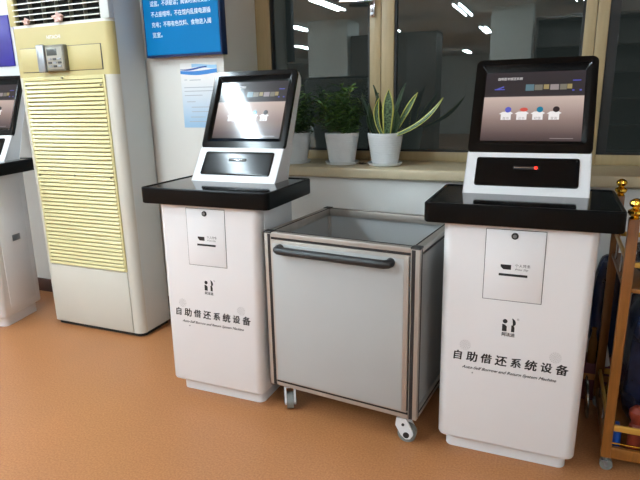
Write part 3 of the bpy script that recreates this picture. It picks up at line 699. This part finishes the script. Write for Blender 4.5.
def blade(bm, base, tip, w0, bow, face, uvs, twist=0.0, n=12):
    base, tip = Vector(base), Vector(tip); d = tip - base
    fdir = Vector(face).normalized(); side = d.cross(fdir).normalized()
    rows = []
    for i in range(n + 1):
        t = i / n
        c = base + d * t + Vector(bow) * (4 * t * (1 - t))
        wd = w0 * (0.62 + 0.9 * t - 0.2 * t * t) * (1 - max(0, (t - 0.55) / 0.45) ** 1.7) * 0.82
        s = (Matrix.Rotation(twist * t, 3, d.normalized()) @ side)
        nn = s.cross(d).normalized()
        rows.append([bm.verts.new(c + s * (wd * u) - nn * (0.006 * (1 - u * u)) ) for u in (-1, -0.62, 0, 0.62, 1)])
        rows[-1] = [(v, (k / 4, t)) for k, v in enumerate(rows[-1])]
    uvl = bm.loops.layers.uv.verify()
    for a, c in zip(rows, rows[1:]):
        for k in range(4):
            q4 = (a[k], a[k + 1], c[k + 1], c[k])
            f = bm.faces.new([v for v, _ in q4]); f.smooth = True
            for lp_, (_, uv) in zip(f.loops, q4): lp_[uvl].uv = uv
def leafobj(bm, name, material, parent):
    me = bpy.data.meshes.new(name); bm.to_mesh(me); bm.free()
    o = link(name, me, material, parent)
    m = o.modifiers.new('thick', 'SOLIDIFY'); m.thickness = 0.003; m.offset = 0
    return o
def leaf_bake(o):
    return o
t = thing('snake_plant', 'snake plant with yellow edged sword leaves in white ribbed pot', 'potted plant', (-0.8235, 2.86, SZ), 0, 'potted plants on the window sill')
pot(t)
for base, tip, w_, bow, face, tw, dk in (
    ((0.018, -0.032, 0.15), (0.034, -0.060, 0.390), 0.035, (0.004, -0.012, 0), (0.25, -1, 0.15), 0.1, 0),
    ((0.006, -0.052, 0.15), (-0.012, -0.075, 0.350), 0.017, (-0.026, 0.0, 0), (0.0, -1, 0.1), 0.2, 0),
    ((0.030, -0.03, 0.15), (0.315, -0.10, 0.345), 0.017, (0.03, -0.02, -0.020), (0.25, -0.75, 0.75), 0.0, 0),
    ((-0.015, 0.01, 0.15), (-0.058, -0.02, 0.415), 0.018, (0.012, 0, 0.0), (0.9, -0.8, 0), 0.5, 1),
    ((-0.02, -0.02, 0.15), (-0.022, -0.05, 0.375), 0.018, (-0.020, 0, 0), (1, -0.5, 0), 0.4, 1),
    ((-0.035, 0.01, 0.15), (-0.130, 0.00, 0.370), 0.016, (-0.012, 0, 0), (0.6, -1, 0.2), 0.3, 1),
    ((0.02, 0.02, 0.15), (0.105, 0.0, 0.420), 0.015, (-0.006, 0, 0.01), (-0.7, -1, 0.2), 0.4, 1),
    ((0.04, 0.0, 0.15), (0.175, -0.03, 0.372), 0.017, (0.0, 0, 0.006), (0.1, -0.9, 0.5), 0.3, 0),
    ((0.0, 0.03, 0.15), (0.012, 0.01, 0.345), 0.020, (0, 0, 0), (0.4, -1, 0), 0.3, 1),
    ((-0.03, -0.035, 0.15), (-0.070, -0.06, 0.325), 0.017, (-0.010, 0, 0), (0.7, -1, 0.2), 0.4, 1),
    ((0.05, -0.03, 0.15), (0.078, -0.06, 0.285), 0.020, (0.01, 0, 0), (0.1, -1, 0.1), 0.3, 1),
    ((-0.05, 0.0, 0.15), (-0.095, -0.01, 0.275), 0.016, (-0.01, 0, 0), (0.2, -1, 0), 0.3, 1)):
    b = nb(); blade(b, base, tip, w_, bow, face, None, tw); leafobj(b, 'leaf', M['snake_dark' if dk else 'snake'], t)

def bushy(label, loc, seed, n_st, spread, hgt, only=None):
    rnd = random.Random(seed)
    t = thing('leafy_potted_plant', label, 'potted plant', loc, 0, 'potted plants on the window sill')
    pot(t)
    st = nb(); fol = nb(); fol2 = nb()
    for i in range(n_st):
        a = rnd.uniform(0, 2 * PI); r0 = rnd.uniform(0.0, 0.055); rr = rnd.uniform(0.25, 1.0) * spread; h = rnd.uniform(0.35, 1.0) * hgt
        p0 = Vector((r0 * math.cos(a), r0 * math.sin(a), 0.152)); p2 = Vector((rr * math.cos(a), rr * math.sin(a) * 0.8, 0.152 + h * (1.1 - 0.45 * rr / spread)))
        p1 = (p0 + p2) / 2 + Vector((0, 0, 0.05))
        path = [p0 * (1 - s) ** 2 + p1 * 2 * s * (1 - s) + p2 * s * s for s in [k / 6 for k in range(7)]]
        tube(st, path, [0.003 - 0.0003 * k for k in range(7)], 5)
        for k in range(1, 7):
            for m_ in range(4 if k < 6 else 7):
                ang = rnd.uniform(0, 2 * PI); el = rnd.uniform(-0.3, 0.7); ln = rnd.uniform(0.035, 0.075); wd = ln * rnd.uniform(0.10, 0.17)
                d = Vector((math.cos(ang) * math.cos(el), math.sin(ang) * math.cos(el), math.sin(el)))
                s = d.cross(Vector((0, 0, 1))).normalized(); up = s.cross(d)
                p = path[k]; tgt = fol2 if rnd.random() < (0.12 + 0.30 * (k >= 5)) else fol
                v = [tgt.verts.new(c) for c in (p, p + d * ln * .4 + s * wd, p + d * ln * .8 + s * wd * .6 - up * ln * .06, p + d * ln - up * ln * .16, p + d * ln * .8 - s * wd * .6 - up * ln * .06, p + d * ln * .4 - s * wd, p + d * ln * .45 - up * 0.004)]
                for tri in ((0, 1, 6), (1, 2, 6), (2, 3, 6), (3, 4, 6), (4, 5, 6), (5, 0, 6)): tgt.faces.new([v[x] for x in tri])
    # keep foliage clear of the sill and the window
    for bb in (fol, fol2, st):
        for v in bb.verts:
            v.co.x = max(-0.150, min(0.103, v.co.x))
            if v.co.y > 0.19: v.co.y = 0.19 - (v.co.y - 0.19) * 0.3
            rad = math.hypot(v.co.x, v.co.y)
            if v.co.z < 0.155 and rad < 0.105: v.co.z = 0.178
            if v.co.z < 0.03: v.co.z = 0.03
    obj('stem', st, M['stem'], t); obj('foliage', fol, M['leaf'], t, 60)
    f2 = obj('young_foliage', fol2, M['leaf2'], t, 60); f2['label'] = 'lighter young leaves'
    return t
bushy('bushy green plant in white ribbed pot just left of the snake plant', (-1.0665, 2.855, SZ), 3, 38, 0.19, 0.28)
bushy('bushy green plant in white pot half hidden behind the kiosk screen', (-1.3505, 2.845, SZ), 11, 34, 0.19, 0.27)
b = nb()
for k in range(6):
    a = k * 1.9; c = Vector((-0.962 + 0.02 * math.cos(a), 2.86 + 0.014 * math.sin(a), SZ + 0.003))
    d = Vector((math.cos(a), math.sin(a), 0.15)) * 0.016; s = Vector((-math.sin(a), math.cos(a), 0.1)) * 0.006
    lo = [c - d, c + s, c + d, c - s]; loft(b, [[p for p in lo], [p + Vector((0, 0, 0.003)) for p in lo]])
tag(obj('dried_leaves', b, M['dry']), 'dark dried leaves lying on the sill between two white pots', 'dried leaves')['kind'] = 'stuff'

# ------------------------------------------------------------------ golden trolley at the right edge
def trolley():
    t = thing('serving_trolley', 'golden wooden serving trolley with brass finials at the right edge', 'trolley', (0.2745, 2.09, 0))
    W, D = 0.68, 0.47; pz0, pz1 = 0.052, 0.977
    for x in (0.0, W):
        for y in (0.0, D):
            b = nb(); box(b, x - 0.017, x + 0.017, y - 0.011, y + 0.011, pz0, pz1, 0.003); po = obj('post', b, M['gold_wood'], t)
            b = nb(); lathe(b, [(0.013, 0.0), (0.017, 0.004), (0.012, 0.008), (0.018, 0.014), (0.0235, 0.022), (0.0225, 0.030), (0.012, 0.037), (0.010, 0.040), (0.018, 0.045), (0.0215, 0.054), (0.019, 0.063), (0.009, 0.070), (0.003, 0.072)], (x, y, pz1 - 0.001), 22)
            obj('finial', b, M['brass'], po)
            b = nb(); cyl(b, (x, y, pz0), (x, y, pz0 - 0.012), 0.010); box(b, x - 0.012, x + 0.010, y - 0.016, y + 0.016, pz0 - 0.016, pz0 - 0.010, 0.002)
            for s in (-1, 1): loft(b, [[(x - 0.008, yy, 0.042), (x + 0.008, yy, 0.042), (x + 0.012, yy, 0.018), (x + 0.002, yy, 0.016)] for yy in sorted((y + s * 0.012, y + s * 0.015))])
            f = obj('castor', b, M['steel'], po)
            b = nb(); cyl(b, (x + 0.006, y - 0.010, 0.0225), (x + 0.006, y + 0.010, 0.0225), 0.0225, n=22); obj('wheel', b, M['rubber'], po)
    for z, nm in ((0.052, 'bottom_shelf'), (0.715, 'upper_shelf')):
        th = 0.046 if z < 0.1 else 0.016
        b = nb(); box(b, 0.0, W, -0.008, 0.010, z, z + th, 0.003); box(b, 0.0, W, D - 0.010, D + 0.008, z, z + th, 0.003)
        box(b, -0.008, 0.010, 0.01, D - 0.01, z, z + th, 0.003); box(b, W - 0.010, W + 0.008, 0.01, D - 0.01, z, z + th, 0.003)
        box(b, 0.008, W - 0.008, 0.008, D - 0.008, z + 0.004, z + 0.014); sh = obj(nm, b, M['gold_wood'], t)
    for z, hh in ((0.166, 0.026), (0.806, 0.020)):
        for ends in (((0.017, 0.0), (W - 0.017, 0.0)), ((0.017, D), (W - 0.017, D)), ((0.0, 0.011), (0.0, D - 0.011)), ((W, 0.011), (W, D - 0.011))):
            (xa, ya), (xb, yb) = ends
            b = nb(); box(b, min(xa, xb) - (0.006 if xa == xb else 0), max(xa, xb) + (0.006 if xa == xb else 0), min(ya, yb) - (0.006 if ya == yb else 0), max(ya, yb) + (0.006 if ya == yb else 0), z, z + hh, 0.004)
            obj('gallery_rail', b, M['rail_gold'], t)
            zb = 0.096 if z < 0.3 else 0.730
            cnt = 5
            for i in range(1, cnt):
                f = i / cnt; x, y = xa + (xb - xa) * f, ya + (yb - ya) * f
                if xa == xb and i % 2: continue
                b = nb(); lathe(b, [(0.004, zb), (0.0055, zb + 0.01), (0.004, zb + 0.02), (0.004, z - 0.004), (0.005, z + 0.002)], (x, y, 0), 12); obj('spindle', b, M['chrome'], t)
    for z in (0.114,):
        b = nb(); cyl(b, (0.017, 0, z), (W - 0.017, 0, z), 0.003, n=10); obj('wire_rail', b, M['brass'], t)
    return t
trolley()
# things on and inside the trolley (world coordinates)
TS = 0.067
def blob(bm, c, sx, sy, sz, seed, amp=0.18, n=14):
    """a crumpled sack: a rounded box whose skin is pushed in and out."""
    rnd = random.Random(seed); ph = [rnd.uniform(0, 6) for _ in range(9)]
    rows = []
    for i in range(n + 1):
        th = PI * i / n; row = []
        for j in range(2 * n):
            a = 2 * PI * j / (2 * n)
            d = Vector((math.sin(th) * math.cos(a), math.sin(th) * math.sin(a), -math.cos(th)))
            e = [math.copysign(abs(v) ** 0.6, v) for v in d]
            k = 1 + amp * (math.sin(5 * a + ph[0] + 3 * th) * math.sin(4 * th + ph[1]) * 0.5 + 0.4 * math.sin(9 * a + ph[2] - 5 * th) + 0.3 * math.sin(7 * th + ph[3] + 2 * a)) * math.sin(th)
            row.append((c[0] + sx * e[0] * k, c[1] + sy * e[1] * k, c[2] + sz * e[2]))
        rows.append(row)
    loft(bm, rows)
def sack(label, c, s, seed, m='navy', name='crumpled_sack', cat='bag', group='dark sacks on the trolley', amp=0.16):
    b = nb(); blob(b, c, *s, seed, amp); return tag(obj(name, b, M[m], None, 50), label, cat, group)
b = nb(); box(b, 0.175, 0.40, 2.60, 2.73, 0.0, 0.185, 0.004); mb = tag(obj('maroon_box', b, M['maroon']), 'maroon box on the floor by the wall behind the trolley', 'box')
b = nb(); box(b, 0.18, 0.395, 2.5992, 2.6004, 0.105, 0.135); obj('tan_band', b, M['tan'], mb)
sack('tall navy crumpled sack standing on the maroon box beside the right kiosk', (0.285, 2.682, 0.438), (0.064, 0.040, 0.253), 4)
b = nb(); lathe(b, [(0.018, 0), (0.020, 0.004), (0.020, 0.10), (0.012, 0.13), (0.009, 0.16), (0.011, 0.162), (0.011, 0.172), (0.003, 0.174)], (0.240, 2.620, 0.185), 20); tag(obj('brown_bottle', b, M['bottle']), 'brown glass bottle standing on the maroon box', 'bottle')
b = nb(); lathe(b, [(0.026, 0.0), (0.025, 0.004), (0.004, 0.115), (0.001, 0.118)], (0.292, 2.618, 0.185), 20); tag(obj('paper_cone', b, M['card']), 'greyish white paper cone beside the brown bottle', 'cone')
sack('dark navy crumpled sack filling the trolley below its upper shelf', (0.475, 2.34, 0.375), (0.150, 0.11, 0.306), 9, amp=0.13)
sack('dark blue sack on the upper trolley shelf behind the gold rail', (0.445, 2.26, 0.800), (0.125, 0.10, 0.069), 15, amp=0.12)
b = nb(); lathe(b, [(0.086, -0.004), (0.094, 0.0), (0.092, 0.006), (0.07, 0.010), (0.02, 0.011)], (0, 0, 0), 40)
Rm = Matrix.Rotation(math.radians(86), 3, 'Y')
for v in b.verts: v.co = Vector((0.221, 2.45, 0.095)) + Rm @ v.co
tag(obj('round_tray', b, M['tray'], None), 'round shiny metal tray standing upright on the floor between kiosk and trolley', 'tray')
b = nb(); lathe(b, [(0.022, 0), (0.027, 0.004), (0.030, 0.03), (0.027, 0.06), (0.018, 0.075), (0.013, 0.10), (0.017, 0.108), (0.004, 0.112)], (0.318, 2.500, TS), 24); tag(obj('brass_pot', b, M['brass']), 'polished brass pot on the trolley floor behind the post', 'pot')
b = nb(); lathe(b, [(0.014, 0), (0.017, 0.004), (0.017, 0.075), (0.012, 0.085), (0.008, 0.09), (0.008, 0.10), (0.003, 0.102)], (0.312, 2.155, TS), 22); tag(obj('blue_bottle', b, M['blue_obj']), 'blue plastic bottle behind the low gold rail', 'bottle')
b = nb(); lathe(b, [(0.024, 0), (0.026, 0.004), (0.024, 0.11), (0.018, 0.118), (0.020, 0.13), (0.030, 0.15), (0.029, 0.17), (0.015, 0.187), (0.003, 0.190)], (0.372, 2.140, TS), 22)
tag(obj('orange_red_jar', b, M['red_obj']), 'orange red jar showing above the low gold rail', 'jar')

# ------------------------------------------------------------------ bookcases behind the viewer, seen in the window
def bookcase(label, x0, x1, y0, y1, h, doors):
    t = thing('bookcase', label, 'bookcase', (0, 0, 0), 0, 'dark bookcases')
    b = nb(); box(b, x0, x1, y0, y0 + 0.02, 0, h); box(b, x0, x0 + 0.03, y0, y1, 0, h); box(b, x1 - 0.03, x1, y0, y1, 0, h); box(b, x0, x1, y0, y1, h - 0.04, h); box(b, x0, x1, y0, y1, 0, 0.08)
    obj('carcass', b, M['book_dark'], t)
    for i in range(1, 6):
        z = 0.08 + (h - 0.12) * i / 6
        b = nb(); box(b, x0 + 0.03, x1 - 0.03, y0 + 0.02, y1 - 0.01, z, z + 0.025); obj('shelf', b, M['book_dark'], t)
    if doors:
        n = max(1, round((x1 - x0) / 0.5))
        for i in range(n):
            b = nb(); a = x0 + (x1 - x0) * i / n; box(b, a + 0.003, a + (x1 - x0) / n - 0.003, y1, y1 + 0.02, 0.08, h - 0.04, 0.003); obj('door', b, M['book_dark'], t)
    return t
bookcase('dark wooden cabinet mirrored in the window left of the mullion', -3.40, -1.90, -3.9, -3.4, 2.42, True)
bookcase('dark wooden bookcase mirrored in the right window pane', -0.38, 1.5, -3.75, -3.3, 2.5, False)
